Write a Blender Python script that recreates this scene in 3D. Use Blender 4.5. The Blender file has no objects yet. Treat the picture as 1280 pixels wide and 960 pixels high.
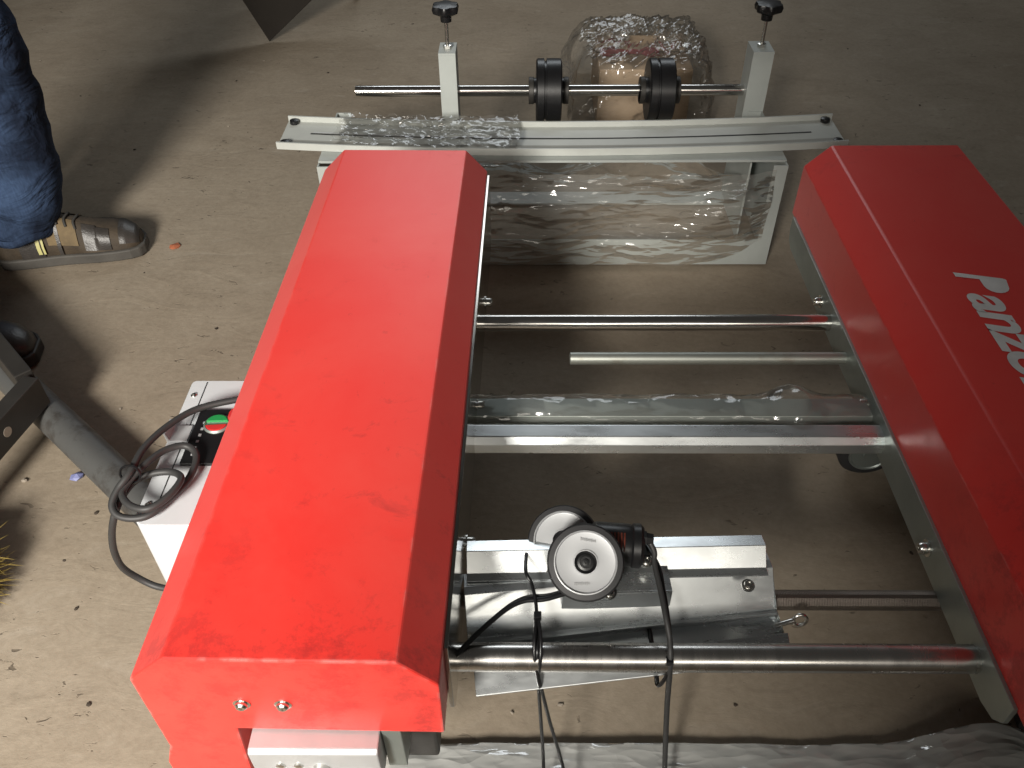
import bpy, bmesh, math, random
from mathutils import Vector, Matrix, noise
random.seed(7)
R = math.radians
scene = bpy.context.scene
COL = scene.collection

# ------------------------------------------------------------------ camera
F, H = 1050.0, 1.1
PITCH, YAW, ROLL = R(42.6), R(0.9), R(-0.6)
fwd = Vector((-math.sin(YAW)*math.cos(PITCH), math.cos(YAW)*math.cos(PITCH), -math.sin(PITCH)))
rgt = Vector((math.cos(YAW), math.sin(YAW), 0)); upv = rgt.cross(fwd)
RX = rgt*math.cos(ROLL)+upv*math.sin(ROLL); UX = -rgt*math.sin(ROLL)+upv*math.cos(ROLL)
CAM = Vector((0, 0, H))
cd = bpy.data.cameras.new('camera'); cam = bpy.data.objects.new('camera', cd); COL.objects.link(cam)
cd.sensor_width = 36; cd.sensor_fit = 'HORIZONTAL'; cd.lens = F/1280*36; cd.clip_start = .02; cd.clip_end = 100
M4 = Matrix((RX, UX, -fwd)).transposed().to_4x4(); M4.translation = CAM
cam.matrix_world = M4
scene.camera = cam

# ------------------------------------------------------------------ light
w = bpy.data.worlds.new('World'); scene.world = w; w.use_nodes = True
bg = w.node_tree.nodes['Background']; bg.inputs[0].default_value = (1, .95, .88, 1); bg.inputs[1].default_value = .040

def aim(o, loc, tgt):
    o.location = loc
    o.rotation_euler = (Vector(tgt)-Vector(loc)).to_track_quat('-Z', 'Y').to_euler()

# low daylight falling in from the doorway, behind and left of the photographer
ld = bpy.data.lights.new('doorway_light', 'SPOT'); lo = bpy.data.objects.new('doorway_light', ld); COL.objects.link(lo)
ld.energy = 850; ld.color = (1, .95, .87); ld.shadow_soft_size = .40; ld.spot_size = R(47); ld.spot_blend = .42
aim(lo, (-1.08, -1.75, 1.85), (-.92, 1.08, .0))
# pale window high up on the far side of the hall
wd = bpy.data.lights.new('window_light', 'AREA'); wo = bpy.data.objects.new('window_light', wd); COL.objects.link(wo)
wd.shape = 'RECTANGLE'; wd.size = 2.2; wd.size_y = .9; wd.energy = 29; wd.color = (.90, .96, 1)
aim(wo, (.1, 4.9, 2.7), (.3, 2.3, 0))

# dim added fill standing in for general room light, well behind the photographer
hd_ = bpy.data.lights.new('room_fill_light', 'AREA'); ho = bpy.data.objects.new('room_fill_light', hd_); COL.objects.link(ho)
hd_.shape = 'RECTANGLE'; hd_.size = 1.2; hd_.size_y = .8; hd_.energy = 17; hd_.color = (1, .93, .82)
aim(ho, (.75, -2.7, 1.9), (-.15, .7, .2))

vs = scene.view_settings
vs.view_transform = 'Standard'; vs.look = 'None'; vs.exposure = 0; vs.gamma = 1; vs.use_curve_mapping = False

# ------------------------------------------------------------------ pixel helpers (photograph 1280 x 960)
def ray(px, py): return RX*((px-640)/F)+UX*((480-py)/F)+fwd
def Pz(px, py, z): d = ray(px, py); return CAM+d*((z-CAM.z)/d.z)
def Py(px, py, y): d = ray(px, py); return CAM+d*((y-CAM.y)/d.y)

# ------------------------------------------------------------------ materials
class NT:
    def __init__(s, name):
        s.m = bpy.data.materials.new(name); s.m.use_nodes = True
        s.t = s.m.node_tree; s.n = s.t.nodes; s.l = s.t.links
        s.b = s.n['Principled BSDF']; s.out = s.n['Material Output']
        s.tc = s.n.new('ShaderNodeTexCoord')
    def set(s, **k):
        for a, v in k.items():
            s.b.inputs[a.replace('_', ' ')].default_value = v
        return s
    def link(s, a, b): s.l.new(a, b)
    def noise(s, scale, detail=4, rough=.55, coord='Object', stretch=None, dist=0):
        n = s.n.new('ShaderNodeTexNoise'); n.inputs['Scale'].default_value = scale
        n.inputs['Detail'].default_value = detail; n.inputs['Roughness'].default_value = rough; n.inputs['Distortion'].default_value = dist
        if stretch:
            mp = s.n.new('ShaderNodeMapping'); mp.inputs['Scale'].default_value = stretch
            s.link(s.tc.outputs[coord], mp.inputs[0]); s.link(mp.outputs[0], n.inputs['Vector'])
        else: s.link(s.tc.outputs[coord], n.inputs['Vector'])
        return n.outputs['Fac']
    def ramp(s, src, stops):
        r = s.n.new('ShaderNodeValToRGB'); e = r.color_ramp.elements
        while len(e) < len(stops): e.new(.5)
        for i, (p, c) in enumerate(stops):
            e[i].position = p; e[i].color = (c, c, c, 1) if isinstance(c, (int, float)) else (*c, 1)
        s.link(src, r.inputs[0]); return r.outputs[0]
    def mix(s, fac, a, b, mode='MIX'):
        n = s.n.new('ShaderNodeMix'); n.data_type = 'RGBA'; n.blend_type = mode
        for v, i in ((fac, 0), (a, 6), (b, 7)):
            if hasattr(v, 'links'): s.link(v, n.inputs[i])
            else: n.inputs[i].default_value = v if i == 0 else (*v, 1)
        return n.outputs[2]
    def math(s, op, a, b=0.0):
        n = s.n.new('ShaderNodeMath'); n.operation = op
        for v, i in ((a, 0), (b, 1)):
            if hasattr(v, 'links'): s.link(v, n.inputs[i])
            else: n.inputs[i].default_value = v
        return n.outputs[0]
    def bump(s, src, strength=.3, dist=.01, normal=None):
        n = s.n.new('ShaderNodeBump'); n.inputs['Strength'].default_value = strength; n.inputs['Distance'].default_value = dist
        s.link(src, n.inputs['Height'])
        if normal: s.link(normal, n.inputs['Normal'])
        return n.outputs[0]
    def col(s, x): s.link(x, s.b.inputs['Base Color']); return s
    def rough(s, x): s.link(x, s.b.inputs['Roughness']); return s
    def nor(s, x): s.link(x, s.b.inputs['Normal']); return s

M = {}
# concrete floor: trowelled, dusty, pitted
k = NT('concrete_floor'); k.set(Roughness=.82, Specular_IOR_Level=.25)
big = k.noise(1.3, 5, .6); mid = k.noise(7, 6, .65, dist=.6); fine = k.noise(90, 4, .7); strk = k.noise(9, 6, .62, stretch=(.75, 1.7, 1), dist=1.3)
c = k.mix(k.ramp(big, [(.32, 0), (.7, 1)]), (.29, .240, .180), (.385, .331, .260))
c = k.mix(k.math('MULTIPLY', k.ramp(mid, [(.35, 0), (.75, 1)]), .40), c, (.245, .198, .145))
c = k.mix(k.math('MULTIPLY', k.ramp(strk, [(.54, 0), (.76, 1)]), .38), c, (.20, .16, .117))
c = k.mix(k.math('MULTIPLY', k.ramp(strk, [(.24, 1), (.40, 0)]), .4), c, (.43, .385, .32))
c = k.mix(.35, c, k.ramp(fine, [(.3, .10), (.7, .42)]), 'SOFT_LIGHT')
pitn = k.noise(46, 3, .6, dist=1.0, stretch=(.7, 1.3, 1)); pitm = k.noise(3.1, 3, .6)
pit = k.math('MULTIPLY', k.ramp(pitn, [(.66, 0), (.70, 1)]), k.ramp(pitm, [(.42, 0), (.6, 1)]))
c = k.mix(k.math('MULTIPLY', pit, .75), c, (.075, .058, .042))
k.col(c)
hgt = k.math('ADD', k.math('MULTIPLY', mid, .5), k.math('ADD', k.math('MULTIPLY', strk, .55), k.math('MULTIPLY', fine, .12)))
hgt = k.math('SUBTRACT', hgt, k.math('MULTIPLY', pit, .9))
k.nor(k.bump(hgt, .42, .008)); M['floor'] = k.m

def red(name, base, dark, grime):
    k = NT(name); k.set(Roughness=.33, Specular_IOR_Level=.55)
    blot = k.noise(22, 7, .72, dist=.5); area = k.noise(2.7, 2, .5); speck = k.noise(60, 3, .6)
    st = k.math('MULTIPLY', k.ramp(blot, [(.56, 0), (.70, 1)]), k.ramp(area, [(.50, 0), (.68, 1)]))
    sep = k.n.new('ShaderNodeSeparateXYZ'); k.link(k.tc.outputs['Object'], sep.inputs[0])
    zone = k.math('MULTIPLY', k.ramp(k.math('ADD', sep.outputs[1], k.math('MULTIPLY', area, .5)), [(.66, 1), (.86, 0)]), k.ramp(k.noise(13, 8, .78, dist=.15), [(.49, 0), (.60, 1)]))
    st = k.math('MAXIMUM', st, zone)
    sp = k.ramp(speck, [(.70, 0), (.76, 1)])
    c = k.mix(k.math('MULTIPLY', st, grime), base, dark)
    c = k.mix(k.math('MULTIPLY', sp, .30), c, dark)
    c = k.mix(k.math('MULTIPLY', k.ramp(k.noise(3.4, 7, .68, dist=.4), [(.42, 0), (.72, 1)]), .30), c, (.80, .115, .085))
    geo = k.n.new('ShaderNodeNewGeometry'); bv = k.n.new('ShaderNodeBevel'); bv.samples = 4; bv.inputs['Radius'].default_value = .0035
    dt = k.n.new('ShaderNodeVectorMath'); dt.operation = 'DOT_PRODUCT'; k.link(geo.outputs['True Normal'], dt.inputs[0]); k.link(bv.outputs[0], dt.inputs[1])
    wr = k.math('MULTIPLY', k.ramp(dt.outputs['Value'], [(.955, 1), (.992, 0)]), k.ramp(k.noise(34, 3), [(.50, 0), (.60, 1)]))
    c = k.mix(k.math('MULTIPLY', wr, .4), c, (.66, .42, .38))
    scr = k.ramp(k.noise(22, 4, .6, stretch=(6, 1.2, 1), dist=1.5), [(.70, 0), (.73, 1)])
    c = k.mix(k.math('MULTIPLY', scr, .3), c, dark)
    k.col(c)
    k.rough(k.ramp(k.math('ADD', st, k.math('MULTIPLY', blot, .3)), [(0, .36), (1, .50)]))
    k.set(Sheen_Weight=.10, Sheen_Roughness=.5); k.nor(k.bump(k.noise(420, 2, .5), .06, .001)); return k.m
M['red'] = red('red_paint', (.76, .032, .023), (.42, .010, .009), .75)
M['red2'] = M['red']

def steel(name, base, r0, r1, bumpS=.05, stretch=(2, 60, 60), metal=1.0, grime=None):
    k = NT(name); k.set(Metallic=metal)
    s = k.noise(6, 5, .6, stretch=stretch); g = k.noise(9, 5, .6)
    k.rough(k.ramp(k.math('ADD', k.math('MULTIPLY', s, .6), k.math('MULTIPLY', g, .4)), [(.3, r0), (.7, r1)]))
    c = k.mix(k.ramp(g, [(.35, 0), (.7, 1)]), base, tuple(x*.8 for x in base))
    if grime: c = k.mix(k.ramp(k.noise(16, 5, .7), [(.52, 0), (.7, .8)]), c, grime)
    k.col(c); k.nor(k.bump(s, bumpS, .001)); return k.m
M['chrome'] = steel('polished_steel', (.72, .70, .67), .10, .22, .04)
M['rod'] = steel('ground_steel', (.66, .64, .61), .20, .32, .02, (12, 2, 2))
M['plate'] = steel('polished_plate', (.42, .40, .37), .10, .20, .02, (40, 2, 40))
M['plate2'] = steel('grey_zinc_plate', (.36, .40, .38), .38, .5, .04, (3, 3, 3), .7)
M['galv'] = steel('galvanised_sheet', (.70, .73, .74), .20, .38, .05, (3, 8, 8), .90)
M['block'] = steel('zinc_block', (.62, .63, .64), .4, .55, .08, (3, 8, 8), .45)
M['tube'] = steel('galvanised_tube', (.45, .47, .43), .38, .52, .1, (3, 3, 3), .85, (.25, .22, .17))
M['thread'] = steel('threaded_steel', (.22, .19, .165), .4, .55, .1, (3, 3, 3))
M['bolt'] = steel('zinc_bolt', (.75, .74, .70), .18, .3, .05, (5, 5, 5))
M['pipe'] = steel('worn_pipe', (.15, .152, .148), .45, .65, .2, (3, 3, 3), .55, (.05, .038, .030))

def paint(name, base, rough=.5, var=.15, scale=12, bumpS=.05, spec=.5, metal=0):
    k = NT(name); k.set(Roughness=rough, Specular_IOR_Level=spec, Metallic=metal)
    n = k.noise(scale, 5, .6)
    k.col(k.mix(k.ramp(n, [(.35, 0), (.7, 1)]), base, tuple(x*(1-var) for x in base)))
    k.nor(k.bump(k.noise(scale*12, 3), bumpS, .002)); return k.m
M['grey'] = paint('grey_painted_steel', (.42, .45, .43), .5, .12)
M['rail'] = paint('pale_grey_rail', (.50, .52, .49), .42, .1)
M['railin'] = paint('matt_grey_rail_bed', (.33, .33, .30), .6, .15)
M['cab'] = paint('white_enamel', (.56, .58, .60), .4, .06)
M['seam'] = paint('black_gasket', (.02, .02, .02), .7)
M['black'] = paint('black_plastic', (.010, .010, .011), .34, .3)
M['rubber'] = paint('black_rubber', (.030, .030, .032), .6, .3, 20, .1)
M['cable'] = paint('grey_black_cable', (.034, .034, .034), .55, .2)
M['dark'] = paint('dark_steel', (.045, .042, .038), .5, .35, 9, .1, .5, .4)
M['brownsteel'] = paint('dark_brown_sheet', (.022, .018, .014), .7, .3, 6, .1, .15, 0)
M['disc'] = paint('satin_aluminium_disc', (.43, .44, .45), .42, .05, 5, .02, .5, .25)
M['green'] = paint('green_button', (.02, .26, .07), .35, .05)
M['redbtn'] = paint('red_button', (.50, .03, .03), .35, .05)
M['white'] = paint('white_lettering', (.80, .78, .77), .5, .2, 30)
M['mark'] = paint('faint_grey_print', (.31, .315, .32), .5, .05)
M['copper'] = paint('copper_winding', (.14, .035, .022), .4, .6, 60)
M['straw'] = paint('yellow_bristle', (.30, .215, .045), .8, .6, 60)
M['wood'] = paint('weathered_wood', (.22, .15, .09), .75, .4, 12, .2)
M['skin'] = paint('skin', (.45, .27, .19), .5, .1)
M['hair'] = paint('dark_hair', (.03, .022, .018), .6, .3, 60, .3)
M['jacket'] = paint('dark_jacket_cloth', (.03, .034, .045), .85, .3, 30, .3)
M['sole'] = paint('grey_rubber_sole', (.075, .070, .062), .7, .3, 20, .2)
M['shoe'] = paint('brown_suede', (.062, .045, .028), .75, .5, 24, .4)
M['tan'] = paint('tan_suede', (.17, .12, .058), .75, .45, 30, .3)
M['lace'] = paint('dark_lace', (.035, .033, .03), .7)
M['reflect'] = paint('yellow_trim', (.50, .47, .20), .5)
M['shoedark'] = paint('dark_leather', (.045, .040, .036), .38, .5, 24, .3)
M['chip'] = paint('orange_brick_chip', (.48, .15, .07), .8, .3, 40)
M['blue'] = paint('blue_plastic_scrap', (.20, .22, .42), .5, .3, 40)
M['twig'] = paint('dark_crumb', (.06, .045, .032), .8, .3, 40)
M['stone'] = paint('pale_crumb', (.36, .31, .25), .8, .3, 40)

k = NT('blue_denim'); k.set(Roughness=.9, Specular_IOR_Level=.15)
a = k.noise(5, 5, .65, dist=.6); b = k.noise(260, 2, .5, stretch=(1, 1, .25))
c = k.mix(k.ramp(a, [(.38, 0), (.68, 1)]), (.010, .015, .030), (.045, .076, .145)); c = k.mix(.4, c, k.ramp(b, [(.3, .15), (.7, .55)]), 'SOFT_LIGHT')
k.col(c); k.nor(k.bump(k.math('ADD', k.noise(9, 3, .5, dist=1.4, stretch=(1, 1, 1.9)), k.math('MULTIPLY', b, .015)), .6, .03)); M['denim'] = k.m

k = NT('cardboard'); k.set(Roughness=.85, Specular_IOR_Level=.1)
c = k.mix(k.ramp(k.noise(8, 4), [(.4, 0), (.65, 1)]), (.55, .42, .30), (.42, .31, .21)); k.col(c); k.nor(k.bump(k.noise(60, 3), .2, .003)); M['card'] = k.m
M['redprint'] = paint('red_print', (.42, .06, .05), .7, .4, 40)

def film(name, base_op, spec, tint, scale=1.0, streak=(1, 1, 1), bumpd=.02):
    m = bpy.data.materials.new(name); m.use_nodes = True; t = m.node_tree; n = t.nodes; l = t.links
    for x in list(n):
        if x.type != 'OUTPUT_MATERIAL': n.remove(x)
    out = [x for x in n if x.type == 'OUTPUT_MATERIAL'][0]
    tc = n.new('ShaderNodeTexCoord'); mp = n.new('ShaderNodeMapping'); mp.inputs['Scale'].default_value = streak; mp.inputs['Rotation'].default_value = (0, .16, .12); l.new(tc.outputs['Object'], mp.inputs[0])
    def no(s, d, r, dist=0):
        q = n.new('ShaderNodeTexNoise'); q.inputs['Scale'].default_value = s*scale; q.inputs['Detail'].default_value = d; q.inputs['Roughness'].default_value = r; q.inputs['Distortion'].default_value = dist
        l.new(mp.outputs[0], q.inputs['Vector']); return q.outputs['Fac']
    def vo(sc_, warp):
        wn = n.new('ShaderNodeTexNoise'); wn.inputs['Scale'].default_value = sc_*.6*scale; wn.inputs['Detail'].default_value = 2; l.new(mp.outputs[0], wn.inputs['Vector'])
        mx = n.new('ShaderNodeVectorMath'); mx.operation = 'MULTIPLY_ADD'; l.new(wn.outputs['Color'], mx.inputs[0]); mx.inputs[1].default_value = (warp, warp, warp); l.new(mp.outputs[0], mx.inputs[2])
        q = n.new('ShaderNodeTexVoronoi'); q.inputs['Scale'].default_value = sc_*scale; l.new(mx.outputs[0], q.inputs['Vector']); return q.outputs['Distance']
    a, b = vo(13, .06), vo(38, .03)
    ad = n.new('ShaderNodeMath'); ad.operation = 'MULTIPLY_ADD'; l.new(b, ad.inputs[0]); ad.inputs[1].default_value = .45; l.new(a, ad.inputs[2])
    bp = n.new('ShaderNodeBump'); bp.inputs['Strength'].default_value = 1; bp.inputs['Distance'].default_value = bumpd; l.new(ad.outputs[0], bp.inputs['Height'])
    tr = n.new('ShaderNodeBsdfTransparent'); tr.inputs[0].default_value = (.97, .97, .96, 1)
    gl = n.new('ShaderNodeBsdfGlossy'); gl.inputs['Roughness'].default_value = .09; gl.inputs[0].default_value = (1, 1, 1, 1); l.new(bp.outputs[0], gl.inputs['Normal'])
    df = n.new('ShaderNodeBsdfDiffuse'); df.inputs[0].default_value = (*tint, 1); l.new(bp.outputs[0], df.inputs['Normal'])
    m1 = n.new('ShaderNodeMixShader'); m1.inputs[0].default_value = base_op; l.new(tr.outputs[0], m1.inputs[1]); l.new(df.outputs[0], m1.inputs[2])
    lw = n.new('ShaderNodeFresnel'); lw.inputs['IOR'].default_value = 1.45; l.new(bp.outputs[0], lw.inputs['Normal'])
    mu = n.new('ShaderNodeMath'); mu.operation = 'MULTIPLY_ADD'; mu.use_clamp = True; l.new(lw.outputs[0], mu.inputs[0]); mu.inputs[1].default_value = .75; mu.inputs[2].default_value = spec
    m2 = n.new('ShaderNodeMixShader'); l.new(mu.outputs[0], m2.inputs[0]); l.new(m1.outputs[0], m2.inputs[1]); l.new(gl.outputs[0], m2.inputs[2])
    l.new(m2.outputs[0], out.inputs[0]); return m
M['film'] = film('clear_stretch_film', .11, .02, (.7, .7, .66), 1.0, (.38, 1, 1.5), .015)
M['film2'] = film('clear_loose_film', .05, .01, (.75, .72, .68), .8, (1, 1, 1), .010)
M['film3'] = film('milky_wrap_film', .66, .10, (.62, .63, .61), 1.3, (.45, 1.3, 1), .007)

# ------------------------------------------------------------------ mesh helpers
class MB:
    def __init__(s): s.v = []; s.f = []; s.mi = []; s.cur = 0
    def add(s, vs, fs):
        o = len(s.v); s.v += [tuple(x) for x in vs]
        for f in fs: s.f.append([i+o for i in f]); s.mi.append(s.cur)
        return s
    def box(s, x0, x1, y0, y1, z0, z1):
        return s.add([(x, y, z) for z in (z0, z1) for y in (y0, y1) for x in (x0, x1)],
                     [(0, 2, 3, 1), (4, 5, 7, 6), (0, 1, 5, 4), (2, 6, 7, 3), (0, 4, 6, 2), (1, 3, 7, 5)])
    def prism(s, poly, axis, a, b):
        # poly in the two remaining axes (x,z) for 'Y', (y,z) for 'X', (x,y) for 'Z'
        def mk(p, t): return {'Y': (p[0], t, p[1]), 'X': (t, p[0], p[1]), 'Z': (p[0], p[1], t)}[axis]
        n = len(poly)
        return s.add([mk(p, a) for p in poly]+[mk(p, b) for p in poly],
                     [tuple(range(n)), tuple(range(2*n-1, n-1, -1))]+[(i, i+n, (i+1) % n+n, (i+1) % n) for i in range(n)])
    def lathe(s, prof, origin, axis, seg=24):
        # prof: list of (r, t) with t along the axis
        ax = Vector(axis).normalized(); q = ax.to_track_quat('Z', 'Y').to_matrix(); o = Vector(origin)
        vs = []; fs = []
        for r, t in prof:
            for i in range(seg):
                a = 2*math.pi*i/seg; vs.append(o+q @ Vector((r*math.cos(a), r*math.sin(a), t)))
        for j in range(len(prof)-1):
            for i in range(seg):
                i2 = (i+1) % seg; fs.append((j*seg+i, j*seg+i2, (j+1)*seg+i2, (j+1)*seg+i))
        fs.append(tuple(range(seg-1, -1, -1))); fs.append(tuple(range((len(prof)-1)*seg, len(prof)*seg)))
        return s.add(vs, fs)
    def cyl(s, a, b, r, seg=20, bev=0):
        a = Vector(a); b = Vector(b); L = (b-a).length
        pr = [(r-bev, 0), (r, bev), (r, L-bev), (r-bev, L)] if bev else [(r, 0), (r, L)]
        return s.lathe(pr, a, b-a, seg)
    def tube(s, pts, r, seg=10, smooth=6, closed=False):
        P = [Vector(p) for p in pts]; Q = []
        n = len(P)
        rng = range(n if closed else n-1)
        for i in rng:
            if closed: p0, p1, p2, p3 = P[(i-1) % n], P[i], P[(i+1) % n], P[(i+2) % n]
            else: p0, p1, p2, p3 = P[max(i-1, 0)], P[i], P[i+1], P[min(i+2, n-1)]
            for k_ in range(smooth):
                t = k_/smooth
                Q.append(.5*((2*p1)+(p2-p0)*t+(2*p0-5*p1+4*p2-p3)*t*t+(3*p1-p0-3*p2+p3)*t**3))
        if not closed: Q.append(P[-1])
        m = len(Q); vs = []; fs = []; up = Vector((0.13, .21, .97))
        for i, q in enumerate(Q):
            if closed: d = Q[(i+1) % m]-Q[i-1]
            else: d = Q[min(i+1, m-1)]-Q[max(i-1, 0)]
            d.normalize(); s1 = d.cross(up)
            if s1.length < .05: s1 = d.cross(Vector((1, 0, 0)))
            s1.normalize(); up = s1.cross(d).normalized()
            rr = r(i/(m-1)) if callable(r) else r
            ru, rv = rr if isinstance(rr, tuple) else (rr, rr)
            for k_ in range(seg):
                a = 2*math.pi*k_/seg; vs.append(q+s1*ru*math.cos(a)+up*rv*math.sin(a))
        for i in range(m if closed else m-1):
            for k_ in range(seg):
                k2 = (k_+1) % seg; i2 = (i+1) % m; fs.append((i*seg+k_, i*seg+k2, i2*seg+k2, i2*seg+k_))
        if not closed: fs += [tuple(range(seg-1, -1, -1)), tuple(range((m-1)*seg, m*seg))]
        return s.add(vs, fs)
    def grid(s, nu, nv, fn):
        vs = [fn(i/(nu-1), j/(nv-1)) for j in range(nv) for i in range(nu)]
        fs = [(j*nu+i, j*nu+i+1, (j+1)*nu+i+1, (j+1)*nu+i) for j in range(nv-1) for i in range(nu-1)]
        return s.add(vs, fs)
    def build(s, name, mat, parent=None, bevel=0, seg=2, smooth=None, fix=True):
        me = bpy.data.meshes.new(name); me.from_pydata(s.v, [], s.f)
        mats = mat if isinstance(mat, (list, tuple)) else [mat]
        for x in mats: me.materials.append(M[x] if isinstance(x, str) else x)
        for p, i in zip(me.polygons, s.mi): p.material_index = i
        bm = bmesh.new(); bm.from_mesh(me)
        if fix: bmesh.ops.recalc_face_normals(bm, faces=bm.faces)
        if bevel:
            es = [e for e in bm.edges if len(e.link_faces) == 2 and e.calc_face_angle(0) > R(20)]
            bmesh.ops.bevel(bm, geom=es, offset=bevel, segments=seg, profile=.5, affect='EDGES', clamp_overlap=True)
        bm.to_mesh(me); bm.free()
        if smooth is not None and not bevel:
            for p in me.polygons: p.use_smooth = True
            me.set_sharp_from_angle(angle=R(smooth))
        o = bpy.data.objects.new(name, me); COL.objects.link(o)
        if parent is not None:
            o.parent = parent; bpy.context.view_layer.update() if False else None
        return o
def tag(o, label=None, cat=None, group=None, kind=None):
    for k_, v in (('label', label), ('category', cat), ('group', group), ('kind', kind)):
        if v: o[k_] = v
    return o
def empty(name, loc=(0, 0, 0)):
    o = bpy.data.objects.new(name, None); COL.objects.link(o); o.empty_display_size = .05
    o['base'] = tuple(loc); return o     # geometry is given in world units, so empties stay at the origin
def bolt(mb, p, axis, r=.007, h=.007, washer=True):
    if washer: mb.lathe([(r*1.45, -.001), (r*1.45, .0016)], p, axis, 16)
    mb.lathe([(r, .0012), (r, h*.75), (r*.8, h), (r*.45, h), (r*.4, h*.7)], p, axis, 12)
def nz(x, y, z): return noise.noise(Vector((x, y, z)))

# ================================================================== floor
fl = MB()
fl.grid(121, 121, lambda u, v: (-5+10*u, -4+12*v, .0035*nz(u*40, v*44, 0)*(0 if False else 1)-.0035))
o = fl.build('floor', 'floor', smooth=60, fix=False); tag(o, 'dusty worn beige concrete floor with pits and scuffs', kind='structure')

# ================================================================== the red machine
mach = empty('red_machine'); tag(mach, 'red machine of two long chamfered housings joined by steel rods, white control cabinet beside', 'machine')
ROT = Matrix.Translation((-.072, .41, 0)) @ Matrix.Rotation(R(-.9), 4, 'Z') @ Matrix.Translation((.072, -.41, 0))
def rotv(o):
    o.data.transform(ROT); return o
YF, YB = .376, 1.333
# -- housing by the control cabinet
prof = [(-.360, .381), (-.3615, .244), (-.3740, .205), (-.3760, .14), (-.292, .14), (-.281, .2865), (-.0755, .2865), (-.0745, .380), (-.110, .420), (-.3200, .420)]
hl = rotv(MB().prism(prof, 'Y', YF, YB).build('housing', 'red', mach, bevel=.0022, seg=2, smooth=40)); hl['label'] = 'bright red housing with stained top and two front screws'
pl = [(.415, .262), (.424, .246), (.445, .241), (1.29, .241), (1.31, .25), (1.322, .275), (1.322, .3785), (.415, .3785)]
rotv(MB().prism(pl, 'X', -.0745, -.0700).build('side_plate', 'plate', hl, bevel=.0008, smooth=30))
b_ = MB()
for px, py in ((608, 378), (597, 507), (585, 678)):
    p = Pz(px-3, py, .268); b_ = MB(); bolt(b_, (-.0705, p.y, .268), (1, 0, 0), .0075, .011); rotv(b_.build('bolt', 'bolt', hl, smooth=35))
for px, py in ((302, 886), (354, 886)):
    p = Py(px, py-3, YF); b_ = MB(); b_.lathe([(.0085, -.001), (.0085, .0012), (.0062, .0016), (.0060, .004), (.0042, .0058), (.0015, .0058), (.0012, .0046)], (p.x, YF, p.z), (0, -1, 0), 20)
    rotv(b_.build('screw', 'bolt', hl, smooth=35))
MB().box(-.335, -.095, .425, 1.29, .12, .288).build('body', 'dark', hl, bevel=.004)
blk = MB(); blk.prism([(.420, .283), (.361, .283), (.357, .279), (.357, .226), (.368, .222), (.420, .222)], 'X', -.2685, -.1405)
bb = blk.build('bearing_block', 'block', hl, bevel=.0016, seg=2, smooth=35)
lo_ = MB().box(-.262, -.150, .346, .400, .180, .2215).build('clamp_bar', 'block', hl, bevel=.0015)
m_ = MB()
m_.lathe([(.0085, 0), (.0085, .006), (.006, .008), (.003, .008)], (-.200, .3572, .250), (0, -1, 0), 18); m_.build('screw', 'bolt', hl, smooth=35)
for x in (-.240, -.222):
    m_ = MB(); m_.lathe([(.0045, 0), (.0042, .0022), (.0015, .003)], (x, .3572, .256), (0, -1, 0), 14); m_.build('screw', 'bolt', hl, smooth=35)
MB().box(-.1395, -.120, .3785, .420, .205, .2855).build('end_tab', 'plate2', hl, bevel=.001)
# -- housing with the lettering
prof2 = [(.494, .287), (.494, .381), (.533, .420), (.748, .420), (.786, .381), (.786, .20), (.772, .20), (.772, .287)]
hr = MB().prism(prof2, 'Y', .376, 1.347).build('housing', 'red2', mach, bevel=.0022, smooth=40); hr['label'] = 'dark shaded red housing with white lettering on top'
pr2 = [(.400, .292), (.400, .262), (.412, .247), (.435, .240), (1.300, .240), (1.318, .25), (1.325, .268), (1.325, .292)]
MB().prism(pr2, 'X', .4895, .4955).build('side_plate', 'plate2', hr, bevel=.0008, smooth=30)
for px, py in ((1025, 377), (1078, 505), (1155, 685)):
    p = Pz(px, py, .265); b_ = MB(); bolt(b_, (.4895, p.y, .265), (-1, 0, 0), .0075, .011); b_.build('bolt', 'bolt', hr, smooth=35)
MB().box(.602, .765, .425, 1.30, .12, .288).build('body', 'dark', hr, bevel=.004)
# lettering: flat white stencil, baseline runs towards the near end of the housing
ZT = .4206
def letters(txt, size, offx, y0, shear=.30, bold=.010):
    cu = bpy.data.curves.new('lettering', 'FONT'); cu.body = txt; cu.size = size; cu.shear = shear; cu.offset = bold*size; cu.space_character = .93; cu.extrude = .0
    ob = bpy.data.objects.new('lettering_tmp', cu); COL.objects.link(ob); dg = bpy.context.evaluated_depsgraph_get()
    me = bpy.data.meshes.new_from_object(ob.evaluated_get(dg)); bpy.data.objects.remove(ob)
    # text x -> -Y, text y -> +X
    me.transform(Matrix(((0, 1, 0, offx), (-1.14, 0, 0, y0), (0, 0, 1, ZT), (0, 0, 0, 1))))
    me.materials.clear(); me.materials.append(M['white']); r = bpy.data.objects.new('lettering', me); COL.objects.link(r); r.parent = hr; return r
Ppoly = [(0, 0), (.010, 0), (.0165, .030), (.024, .030)]
for i in range(9):
    a = -math.pi/2+math.pi*i/8; Ppoly.append((.032+.0165*math.cos(a)*1.0, .0465+.0165*math.sin(a)))
Ppoly += [(.018, .066), (.015, .062)]
Pm = MB(); Pm.add([(.598+y, .968-x, ZT) for x, y in Ppoly], [tuple(range(len(Ppoly)))]); Pm.build('lettering', 'white', hr)
letters('anzor', .083, .598, .921, .22, .026)
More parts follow.
